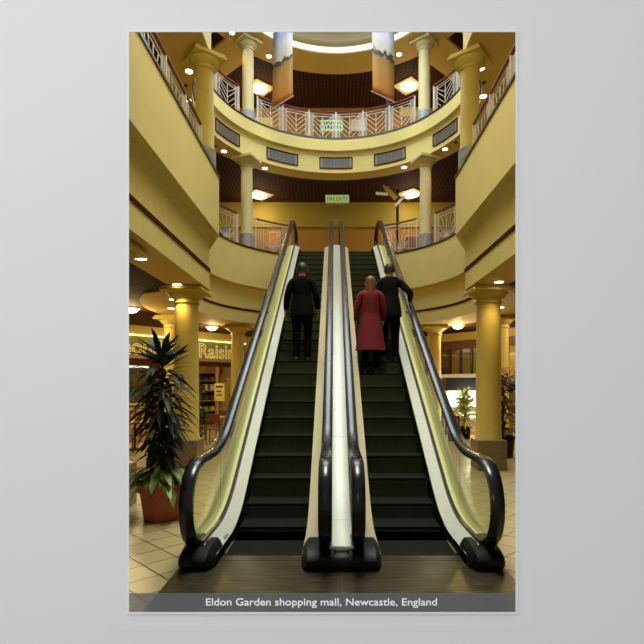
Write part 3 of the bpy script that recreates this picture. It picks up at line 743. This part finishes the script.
    for s, (kn, ft) in zip((-1, 1), legs):
        b = MB(); x, y, z = ft[0], ft[1], ft[2]-.08
        b.sweep([[(x+w*math.cos(a_), y+yy, z+.0+h*(.5+.5*math.sin(a_))) for a_ in [2*PI*i/10 for i in range(10)]] for yy, w, h in ((-.075, .03, .06), (-.05, .042, .09), (.03, .045, .10), (.10, .048, .07), (.16, .042, .05), (.19, .02, .03))])
        b.build('shoe', M['shoe'], t, smooth=True)
    if bag:
        b = MB(); b.box(-.40, -.32, -.08, .26, .52, .82); b.build('shoulder_bag', M['dark_cloth'], t, bevel=.02)
    return t
def stepz(y):
    k = math.floor((y-4.90)/.40); yy = 4.90+.40*k; return max(.004, L(yy+.02)), yy
z, yy = stepz(9.6); person((-.70+.02, yy+.16, z), 0, 1.88, 'person in a black jacket and trousers standing on the left escalator, back to us', M['dark_cloth'], M['dark_cloth'], M['hair'], arms={-1: [(-.27, -.02, 1.14), (-.30, .08, .90)], 1: [(.26, -.02, 1.14), (.28, .10, .92)]})
z, yy = stepz(9.1); person((.60, yy+.17, z), -.08, 1.78, 'person in a long crimson coat with auburn hair riding the right escalator', M['red_cloth'], M['dark_cloth'], M['hair_r'], coat=M['red_cloth'], long_hair=True, arms={-1: [(-.25, .0, 1.15), (-.27, .09, .93)], 1: [(.24, .03, 1.14), (.22, .14, .94)]})
z, yy = stepz(9.6); person((.99, yy+.12, z), 0, 1.86, 'person in a dark jacket leaning a hand on the right escalator handrail', M['navy_cloth'], M['dark_cloth'], M['hair'], arms={-1: [(-.25, .0, 1.15), (-.25, .10, .93)], 1: [(.36, -.12, 1.20), (.37, .10, 1.09)]})

# ------------------------------------------------------------------ plants
def leaf(mb, o, d, ln, w, droop, n=5, twist=0):
    o = Vector(o); d = Vector(d).normalized(); side = d.cross(Vector((0, 0, 1)))
    side = side.normalized() if side.length > .05 else Vector((1, 0, 0))
    up = side.cross(d); side = (side*math.cos(twist)+up*math.sin(twist)); vs = []; p = o.copy(); dd = d.copy(); st = ln/n
    for i in range(n+1):
        t = i/n; ww = w*math.sin(PI*min(1, (t*.93+.07)))**.7*.5
        nrm = side.cross(dd).normalized()
        vs += [p-side*ww, p-nrm*ww*.25, p+side*ww]
        dd = (dd+Vector((0, 0, -droop/n))).normalized(); p = p+dd*st
    fs = []
    for i in range(n): fs += [(3*i, 3*i+1, 3*i+4, 3*i+3), (3*i+1, 3*i+2, 3*i+5, 3*i+4)]
    mb.add(vs, fs)
def pot(t, r0, r1, h, rim, m):
    b = MB(); b.lathe([(r0, 0), (r0+.01, .01), (r1-.02, h-rim), (r1+.012, h-rim), (r1+.015, h), (r1-.02, h), (r1-.03, h-.05), (.01, h-.05)], 40)
    return b.build('pot', m, t, smooth=True)
t = thing('potted_plant', 'tall dark leafed dracaena in a ribbed terracotta pot beside the left escalator', 'plant', (-2.27, 6.32, 0))
p_ = pot(t, .205, .285, .46, .10, M['terracotta'])
b = MB(); b.lathe([(.24, .40), (.24, .425), (.01, .43)], 24); b.build('soil', M['soil'], p_)
b = MB(); b.tube([(0, 0, .4), (.02, 0, 1.0), (0, .02, 1.6), (.01, 0, 2.0)], [.035, .03, .022, .012], 8); b.tube([(.08, .03, .4), (.10, .02, 1.0), (.08, 0, 1.5)], [.025, .02, .012], 8); b.build('stem', M['stem'], t, smooth=True)
b = MB()
for i in range(240):
    z = .74+1.42*(i/240)**.95; an = i*2.399963+random.uniform(-.3, .3)
    el = .05+.95*((z-.8)/1.36)**2*.8+random.uniform(-.35, .35); env = .32+.22*math.sin(PI*(z-.7)/1.6)**2
    leaf(b, (.02*math.cos(an), .02*math.sin(an), z), (math.cos(an)*math.cos(el), math.sin(an)*math.cos(el), math.sin(el)), env*random.uniform(.75, 1.15), random.uniform(.05, .078), random.uniform(.8, 1.9) if z < 1.9 else random.uniform(.1, .6), twist=random.uniform(-.5, .5))
b.build('foliage', M['leaf_dark'], t, smooth=True)
b = MB()
for i in range(130):
    an = i*2.399963; el = random.uniform(-.1, .9); r = random.uniform(.02, .16); z = random.uniform(.46, .66)
    leaf(b, (r*math.cos(an), r*math.sin(an), z), (math.cos(an)*math.cos(el), math.sin(an)*math.cos(el), math.sin(el)), random.uniform(.26, .42), random.uniform(.07, .11), random.uniform(1.2, 2.2), twist=random.uniform(-.4, .4))
b.build('underplanting', M['leaf'], t, smooth=True)
def bush(x, y, h, spread, mleaf, label, n=110, potm=None, pr=.2, ph=.4, w=.06):
    t = thing('potted_plant', label, 'plant', (x, y, 0)); pot(t, pr*.75, pr, ph, .06, potm or M['black_panel'])
    b = MB(); b.tube([(0, 0, ph-.06), (0, 0, h*.9)], [.025, .01], 6); b.build('stem', M['stem'], t)
    b = MB()
    for i in range(n):
        z = ph+(h-ph)*(i/n)**.8; an = i*2.4; el = random.uniform(-.1, 1.1)
        leaf(b, (random.uniform(-.06, .06), random.uniform(-.06, .06), z*.97), (math.cos(an)*math.cos(el), math.sin(an)*math.cos(el), math.sin(el)), spread*random.uniform(.6, 1.1), w*random.uniform(.7, 1.2), random.uniform(.4, 1.6), twist=random.uniform(-.5, .5), n=3)
    b.build('foliage', mleaf, t, smooth=True); return t
bush(-3.72, 12.95, 1.95, .42, M['leaf_dark'], 'dark bushy plant behind the left thick column near the shop doorway', 160, w=.09)
bush(4.05, 15.6, 1.5, .45, M['leaf_yel'], 'bright yellow green plant in front of the lit display right of the escalators', 190, w=.085)
bush(3.55, 15.0, .95, .30, M['leaf_yel'], 'low yellow green plant beside the right escalator', 80)
bush(4.75, 15.9, 1.55, .34, M['leaf_yel'], 'yellow green plant close to the right thick column', 90)
fl = bush(3.93, 11.7, 2.0, .45, M['leaf_dark'], 'dark bush with pink flowers at the right edge behind the column', 170, pr=.28, ph=.5)
b = MB()
for i in range(40):
    an = random.uniform(0, 2*PI); r = random.uniform(.05, .45); c = (r*math.cos(an), r*math.sin(an), random.uniform(1.65, 2.15))
    for k in range(5):
        q = 2*PI*k/5; leaf(b, c, (math.cos(q), math.sin(q)*.6-.5, .5), .09, .08, .6, n=2)
b.build('blossoms', M['pink'], fl, smooth=True)

# ------------------------------------------------------------------ ground floor shops
REF = (-6.5, 17.2); DIR = (.638, .770); NRM = (-.770, .638)
def shop_map(s): return lambda u, v, z: (-s*(REF[0]+DIR[0]*u+NRM[0]*v), REF[1]+DIR[1]*u+NRM[1]*v, z)
for s, w in ((-1, 'left'), (1, 'right')):
    m_ = shop_map(s)
    def X(name, m, u0, u1, v0, v1, z0, z1, parent, **k): b = MB(); b.box(u0, u1, v0, v1, z0, z1, m_); return b.build(name, m, parent, **k)
    t = thing('shopfront', ('shopfront with a long olive lettered sign board' if s < 0 else 'dark framed shopfront with a yellow interior') + ' at the %s of the ground floor' % w, 'shopfront', (0, 0, 0))
    X('bulkhead', M['soffit'], -3.3, 4.3, -.12, .2, 3.42, 3.74, t)
    X('transom', M['maroon'] if s < 0 else M['red_wood'], -3.3, 4.3, -.04, .1, 2.42 if s < 0 else 3.1, 2.60 if s < 0 else 3.42, t)
    for u in ((-3.0, -1.3, .5, 1.5, 2.9, 4.2) if s < 0 else (-3.0, -1.2, .6, 1.5, 2.1, 2.6, 3.1, 3.6, 4.2)):
        X('mullion', M['warm_wood'] if s < 0 else M['black'], u-.04, u+.04, -.03, .06, 0, 2.45 if s < 0 else 3.12, t)
    X('window_pane', M['shop_glass'], -3.0, 1.5 if s < 0 else 4.2, .02, .035, .05, 2.42 if s < 0 else 3.1, t)
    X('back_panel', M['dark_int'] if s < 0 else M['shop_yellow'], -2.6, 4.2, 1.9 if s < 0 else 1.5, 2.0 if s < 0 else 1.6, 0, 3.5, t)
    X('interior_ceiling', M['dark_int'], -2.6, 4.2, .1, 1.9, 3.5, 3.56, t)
    X('end_panel', M['olive_plaster'] if s < 0 else M['red_wood'], 4.2, 4.3, -.1, 2.0, 0, 3.45, t)
    if s < 0:
        sb = X('sign_board', M['sign_olive'], -3.3, 4.25, -.10, 0, 2.60, 3.42, t)
        X('light_strip', M['tube'], -3.2, 4.2, -.19, -.14, 3.36, 3.41, t)
        # lettering
        xd = Vector((DIR[0], DIR[1], 0)); zd = Vector((0, 0, 1)); nd = xd.cross(zd)
        for body, u0, wd in (('Almonds', -1.95, 2.65), ('&', .92, .42), ('Raisins', 1.96, 2.0)):
            o = Vector(m_(u0, -.13, 2.72)); mt = Matrix(((xd.x, zd.x, nd.x, o.x), (xd.y, zd.y, nd.y, o.y), (xd.z, zd.z, nd.z, o.z), (0, 0, 0, 1)))
            text('sign_lettering', body, M['sign_gold'], sb, wd, .56, mt, outline=1)
        X('counter', M['yellow'], -2.4, .2, .5, 1.1, 0, 1.0, t); X('counter_top', M['white'], -2.5, .3, .45, 1.15, 1.0, 1.05, t)
        X('interior_tube', M['tube_w'], -2.4, .4, .7, .78, 2.32, 2.38, t)
        for k in range(4): X('shelf', M['warm_wood'], 1.6, 4.1, 1.4, 1.85, .6+.42*k, .63+.42*k, t)
        X('wall_cupboard', M['warm_wood'], 2.3, 4.1, 1.3, 1.85, 2.18, 2.5, t)
    else:
        X('counter', M['white'], .6, 4.0, .35, .9, 1.75, 2.0, t); X('canopy', M['black'], .5, 4.1, .25, 1.0, 1.45, 1.75, t)
        X('awning', M['white'], 1.4, 4.0, -.3, .1, 1.95, 2.12, t)
m_ = shop_map(-1)
cols = [M['yellow'], M['red_wood'], M['white'], M['orange'], M['leaf'], M['blue']]
for k in range(4):
    for j in range(7):
        b = MB(); u = 1.75+.33*j; h = .16+.05*((j*3+k) % 3); b.box(u, u+.16, 1.5, 1.66, .632+.42*k, .632+.42*k+h, m_)
        tag(b.build('jar', cols[(j*2+k) % 6]), 'coloured jar on the dark shelves of the lettered shop', 'jar', 'jars on the shop shelves', 'thing')
# menu poster
def flat_poster(cx, y, z0, z1, w, m, label, marks=None):
    t = thing('hanging_sign', label, 'sign', (cx, y, z0)); b = MB(); b.box(-w/2, w/2, -.015, .015, 0, z1-z0); b.build('board', m, t)
    b = MB()
    for (u0, u1, v0, v1) in (marks or [(.15, .85, .75, .85), (.2, .7, .5, .58), (.2, .8, .3, .36)]):
        b.box(-w/2+w*u0, -w/2+w*u1, -.02, -.014, (z1-z0)*v0, (z1-z0)*v1)
    b.build('print', M['ink'], t); return t
def PY(px, py, Y): return ((px-PX0)*Y/F+CAMX, Y, CAMZ-(py-HY)*Y/F)
x, _, z = PY(219.5, 401, 18.0); flat_poster(x, 18.0, z, z+.65, .36, M['yellow'], 'cream menu poster hanging in the shop doorway left of the escalators')
x, _, z = PY(228.5, 424, 17.2)
b = MB(); b.tube([(0, 0, 0), (0, 0, 1.85)], .04, 10); b.lathe([(.16, 0), (.15, .03), (.04, .05)], 20); b.lathe([(.05, 1.85), (.06, 1.88), (.03, 1.93)], 12)
tag(b.build('post', M['warm_wood'], loc=(x, 17.2, 0)), 'golden wooden post standing before the shop doorway', 'post', None, 'thing')
# tiled counter at left edge
x0, _, _ = PY(120, 410, 14.6); x1, _, _ = PY(151, 410, 14.6)
t = thing('tiled_counter', 'low yellow tiled counter at the left edge behind the tall plant', 'counter', ((x0+x1)/2, 14.8, 0))
b = MB(); b.box(-(x1-x0)/2, (x1-x0)/2, -.2, .2, 0, .92); b.build('front', grid_mat('yellow_tiles', (.62, .40, .12), (.52, .32, .10), (.16, .07, .03), .16, mortar=.08, rough=.3), t)
b = MB(); b.box(-(x1-x0)/2-.04, (x1-x0)/2+.04, -.25, .25, .92, .97); b.build('top', M['warm_wood'], t, bevel=.01)
b = MB(); b.box(-.6, 4, -.02, .02, 0, .01)
# cafe table and chairs
def table(x, y, label):
    t = thing('cafe_table', label, 'table', (x, y, 0)); b = MB(); b.lathe([(.38, .70), (.40, .71), (.40, .735), (.38, .745)], 32); b.build('tabletop', M['warm_wood'], t, smooth=True)
    b = MB(); b.lathe([(.22, 0), (.20, .03), (.03, .06), (.03, .70)], 20); b.build('pedestal', M['black'], t, smooth=True); return t
def chair(x, y, rz, label):
    t = thing('cafe_chair', label, 'chair', (x, y, 0), rz, 'cafe chairs')
    b = MB(); b.box(-.2, .2, -.2, .2, .43, .46); b.build('seat', M['red_wood'], t, bevel=.012)
    b = MB(); b.box(-.2, .2, .19, .215, .62, .88); b.build('backrest', M['red_wood'], t, bevel=.012)
    for sx in (-1, 1):
        for sy in (-1, 1):
            b = MB(); b.bar((sx*.19, sy*.2, 0), (sx*.18, sy*.19, .44 if sy < 0 else .88), .028); b.build('leg', M['red_wood'], t)
    return t
table(-3.55, 15.0, 'round cafe table left of the escalators in front of the shop')
chair(-3.50, 14.2, PI, 'red brown cafe chair on the near side of the round table'); chair(-4.25, 15.1, PI/2, 'red brown cafe chair on the left side of the round table'); chair(-3.6, 15.8, 0, 'red brown cafe chair on the far side of the round table')
table(-5.3, 13.0, 'round cafe table further left beyond the tall plant'); chair(-5.3, 12.2, PI, 'red brown cafe chair beyond the tall plant, near side of its table')
# lit display cabinet on the right
t = thing('display_cabinet', 'brightly lit white glazed display behind the plants right of the escalators', 'cabinet', (4.75, 17.2, 0))
b = MB(); b.box(-.95, .95, .25, .30, 0, 1.5); b.build('back_panel', M['white'], t)
b = MB(); b.box(-.95, .95, -.3, .3, 0, .12); b.build('base', M['warm_wood'], t)
b = MB(); b.box(-1, 1, -.32, .32, 1.5, 1.95); b.build('hood', M['black'], t)
for x in (-.95, -.3, .35, .95): b = MB(); b.box(x-.02, x+.02, -.3, -.26, .12, 1.5); b.build('upright', M['white'], t)
for z in (.55, .95): b = MB(); b.box(-.93, .93, -.1, .24, z, z+.02); b.build('shelf', M['white'], t)
b = MB(); b.box(-.9, .9, .0, .08, 1.44, 1.49); b.build('tube_light', M['tube_w'], t)
lamp_light('added_plant_fill', (4.6, 16.6, 1.3), 110, (1, .97, .85), .2)  # added lamp hung in front of the cabinet to brighten the plants
x, _, _ = PY(462, 410, 13.0)
t = thing('menu_stand', 'small dark framed notice stand beside the right escalator', 'stand', (3.18, 13.6, 0))
b = MB(); b.box(-.2, .2, -.015, .015, .35, .85); b.build('board', M['red_wood'], t, bevel=.01)
b = MB(); b.box(-.15, .15, -.02, -.014, .42, .78); b.build('notice', M['orange'], t)
for sx in (-1, 1): b = MB(); b.bar((sx*.18, .0, 0), (sx*.18, 0, .4), .025); b.build('leg', M['black'], t)
# centre back wall of ground floor
mb = MB(); mb.box(-3.75, 3.75, 20.5, 20.7, 0, 3.7); struct(mb, 'wall_centre', M['olive_plaster'], 'ochre wall behind the escalators on the ground floor')

# ------------------------------------------------------------------ banners
for s, w, pts in ((-1, 'left', ((272.8, 108), (292.8, 96.3))), (1, 'right', ((372.3, 91.5), (394, 102)))):
    a_ = Vector(P(*pts[0], 10.5)); b_ = Vector(P(*pts[1], 10.5)); c = (a_+b_)/2; d = (b_-a_); hw = d.length/2; rz = math.atan2(d.y, d.x)
    t = thing('banner', 'tall printed banner hanging in the atrium at the %s, orange below and pale above' % w, 'banner', c, rz, 'hanging banners')
    b = MB(); n = 12; H = 2.35
    for side in (0,):
        vs = []; 
        for i in range(n+1):
            z = H*i/n
            for x in (-hw, -hw/3, hw/3, hw): vs.append((x, .012*math.sin(5*x+2*z), z))
        fs = [(4*i+k, 4*i+k+1, 4*i+k+5, 4*i+k+4) for i in range(n) for k in range(3)]; b.add(vs, fs)
    o = b.build('cloth', banner_mat(0 if s < 0 else 1), t, smooth=True); sm = o.modifiers.new('thick', 'SOLIDIFY'); sm.thickness = .006
    for z in (0, H): b = MB(); b.tube([(-hw-.03, 0, z), (hw+.03, 0, z)], .016, 8); b.build('rod', M['white_metal'], t)
    b = MB(); b.tube([(-hw, 0, H), (-hw, 0, 3.08)], .004, 5); b.tube([(hw, 0, H), (hw, 0, 3.08)], .004, 5); b.build('cable', M['white_metal'], t)

# ------------------------------------------------------------------ hanging signs, signpost
def hang_sign(px0, px1, py0, py1, Y, label, body, zc):
    x0, _, zt = PY(px0, py0, Y); x1, _, zb = PY(px1, py1, Y); w = x1-x0; h = zt-zb
    t = thing('hanging_sign', label, 'sign', ((x0+x1)/2, Y, zb)); b = MB(); b.box(-w/2, w/2, -.04, .04, 0, h); b.build('box', M['sign_green'], t, bevel=.006)
    b = MB(); b.box(-w/2, w/2, -.045, .045, -.06, .0); b.build('edge', M['lamp_frame'], t)
    for x in (-w*.4, w*.4): b = MB(); b.tube([(x, 0, h), (x, 0, zc-zb)], .008, 6); b.build('hanger', M['black'], t)
    for i, line in enumerate(body):
        n = len(body); hh = h*.8/n
        text('lettering', line, M['ink'], t, w*.86, hh*.62, Matrix.Translation((-w*.43, -.042, h*.1+hh*(n-1-i)+hh*.18)) @ Matrix.Rotation(PI/2, 4, 'X'), .002)
hang_sign(325.5, 349, 195.3, 203, 18.6, 'green sign with dark letters hanging from the first floor ceiling above the escalators', ['FIRE EXITS'], 9.055)
x0, _, zt = PY(320.5, 120.3, 18.6)
x1, _, zb = PY(343, 131.0, 18.6); w = x1-x0
t = thing('notice_board', 'pale green notice with dark marks seen through the middle of the second floor railing', 'notice', ((x0+x1)/2, 18.6, 10.17))
b = MB(); b.box(-w/2, w/2, -.02, .02, zb-10.17, zt-10.17); b.build('board', M['sign_green'], t)
b = MB()
for i in range(9): u = -w*.45+w*.1*i; b.box(u, u+w*.06, -.03, -.019, zt-10.17-.16, zt-10.17-.06)
for i in range(7): u = -w*.45+w*.13*i; b.box(u, u+w*.07, -.03, -.019, zt-10.17-.33, zt-10.17-.21)
b.build('marks', M['ink'], t)
for x in (-w*.45, w*.45): b = MB(); b.bar((x, 0, 0), (x, 0, zb-10.17), .03); b.build('leg', M['black'], t)
# fingerpost
X_, Y_ = PY(397.5, 245, 17.6)[:2]
t = thing('signpost', 'black signpost with golden and white pointing arms on the first floor right of the escalators', 'signpost', (X_, Y_, 6.05))
b = MB(); b.lathe([(.16, 0), (.16, .04), (.055, .07), (.05, 2.45), (.07, 2.47), (.07, 2.55), (.02, 2.62)], 16); b.build('pole', M['black'], t, smooth=True)
b = MB(); b.bar((-.05, -.06, 2.25), (-.43, -.10, 2.62), .03, .17); b.bar((-.40, -.10, 2.58), (-.52, -.11, 2.70), .03, .08); b.build('arm', M['shop_yellow'], t)
b = MB(); b.bar((-.35, -.09, 2.40), (-.78, -.12, 2.42), .03, .10); b.build('arm', M['white'], t)
b = MB(); b.bar((-.08, -.07, 2.0), (.26, -.1, 2.35), .03, .09); b.build('arm', M['white'], t)
# blue post second floor
X_ = PY(387.5, 120, 18.0)[0]; b = MB(); b.tube([(0, 0, 0), (0, 0, 2.2)], .05, 10); b.lathe([(.14, 0), (.14, .03), (.05, .05)], 16)
tag(b.build('post', M['blue'], loc=(X_, 18.0, 10.17)), 'blue post behind the second floor railing under the right banner', 'post', None, 'thing')
# wall posters behind the railings
for px, py0, py1, Y, wd, m, lb in ((262, 118, 131, 19.95, .8, 'yellow', 'pale yellow poster on the second floor wall left of centre'), (358, 119, 131, 19.95, .6, 'white', 'white poster on the second floor wall right of the green notice'), (410, 101, 116, 19.95, .8, 'yellow', 'yellow poster on the second floor wall near the right slim column'),
                                (275, 232, 246, 19.95, .42, 'orange', 'orange poster on the first floor wall left of the escalators'), (416, 236, 248, 19.95, .9, 'red_wood', 'dark red shop display on the first floor wall right of the signpost'), (223, 215, 240, 19.95, .5, 'blue', 'dark blue poster on the first floor wall by the left corner'), (388, 232, 246, 19.95, .3, 'orange', 'orange strip poster on the first floor wall beside the signpost')):
    x, _, z1 = PY(px, py0, Y); z0 = PY(px, py1, Y)[2]
    t = thing('wall_poster', lb, 'poster', (x, Y, z0), 0, None); b = MB(); b.box(-wd/2, wd/2, 0, .05, 0, z1-z0); b.build('print', M[m], t)
    b = MB()
    for u in (-wd/2, wd/2): b.box(u-.015, u+.015, -.01, .05, 0, z1-z0)
    for zz in (0, z1-z0): b.box(-wd/2, wd/2, -.01, .05, zz-.015, zz+.015)
    b.build('frame', M['white_metal'], t)

# ------------------------------------------------------------------ light
def area(name, loc, size, power, colr, rot=(0, 0, 0), sy=None):
    l = bpy.data.lights.new(name, 'AREA'); l.energy = power; l.color = colr; l.shape = 'RECTANGLE' if sy else 'DISK'; l.size = size
    if sy: l.size_y = sy
    o = bpy.data.objects.new(name, l); col.objects.link(o); o.location = loc; o.rotation_euler = rot; return o
area('skylight_daylight', (0, CY, 12.95), 5.5, 480, (.80, .93, 1))
area('added_near_atrium_fill', (0, 6.5, 12.6), 2.6, 185, (.93, .97, .84), sy=6)  # added unseen lamp brightening the escalator decks and floor from above
bpy.data.lights['added_near_atrium_fill'].spread = math.radians(62)
area('added_atrium_fill', (0, 5.5, 8.6), 1.6, 115, (1, .84, .42), (math.radians(66), 0, 0))  # added warm fill for the far balcony ring, no fitting here
area('ground_left_light', (-6.3, 13.8, 3.55), 3, 120, WARM2, sy=4)
area('ground_right_light', (6.3, 13.8, 3.55), 3, 120, WARM2, sy=4)
area('ground_back_light', (0, 18.2, 3.5), 7, 70, WARM2, sy=1.5)
area('first_gallery_light', (0, 18.6, 8.9), 10, 18, WARM2, sy=1.5)
area('second_gallery_light', (0, 18.8, 12.7), 10, 12, WARM2, sy=1.5)
for s in (-1, 1):
    area('first_side_light', (s*6, 9, 8.9), 3, 70, WARM2, sy=8)
    area('second_side_light', (s*5.5, 11, 12.6), 3, 70, WARM2, sy=6)
    lamp_light('shop_light', (s*5.9, 18.3, 2.9), 45, WARM2, .3)
# soft lamp in the room in front of the wall, up and to the left
area('gallery_lamp', (-1.3, -1.3, 3.3), 1.6, 40, (1, .975, .96), (math.radians(55), 0, math.radians(-32)))

w = bpy.data.worlds.new('world'); sc.world = w; w.use_nodes = True; nt = w.node_tree; bg = nt.nodes['Background']
tc = nt.nodes.new('ShaderNodeTexCoord'); sp = nt.nodes.new('ShaderNodeSeparateXYZ'); r = nt.nodes.new('ShaderNodeValToRGB')
r.color_ramp.elements[0].position = .15; r.color_ramp.elements[0].color = (.375, .375, .375, 1); r.color_ramp.elements[1].position = .6; r.color_ramp.elements[1].color = (.80, .93, 1.0, 1)
nt.links.new(tc.outputs['Generated'], sp.inputs[0]); nt.links.new(sp.outputs['Z'], r.inputs['Fac']); nt.links.new(r.outputs[0], bg.inputs['Color']); bg.inputs['Strength'].default_value = 1.0

cam = bpy.data.cameras.new('camera'); cam.sensor_width = 36; cam.lens = F/644*36; cam.shift_x = -(PX0-322)/644; cam.shift_y = (HY-322)/644; cam.clip_start = .05
co = bpy.data.objects.new('camera', cam); col.objects.link(co); co.location = (CAMX, 0, CAMZ); co.rotation_euler = (PI/2, 0, 0); sc.camera = co
sc.view_settings.view_transform = 'Standard'; sc.view_settings.look = 'None'; sc.view_settings.gamma = 1; sc.view_settings.exposure = 0
sc.cycles.use_denoising = True; sc.cycles.max_bounces = 8; sc.cycles.transparent_max_bounces = 24; sc.cycles.caustics_reflective = False; sc.cycles.caustics_refractive = False; sc.cycles.sample_clamp_indirect = 4
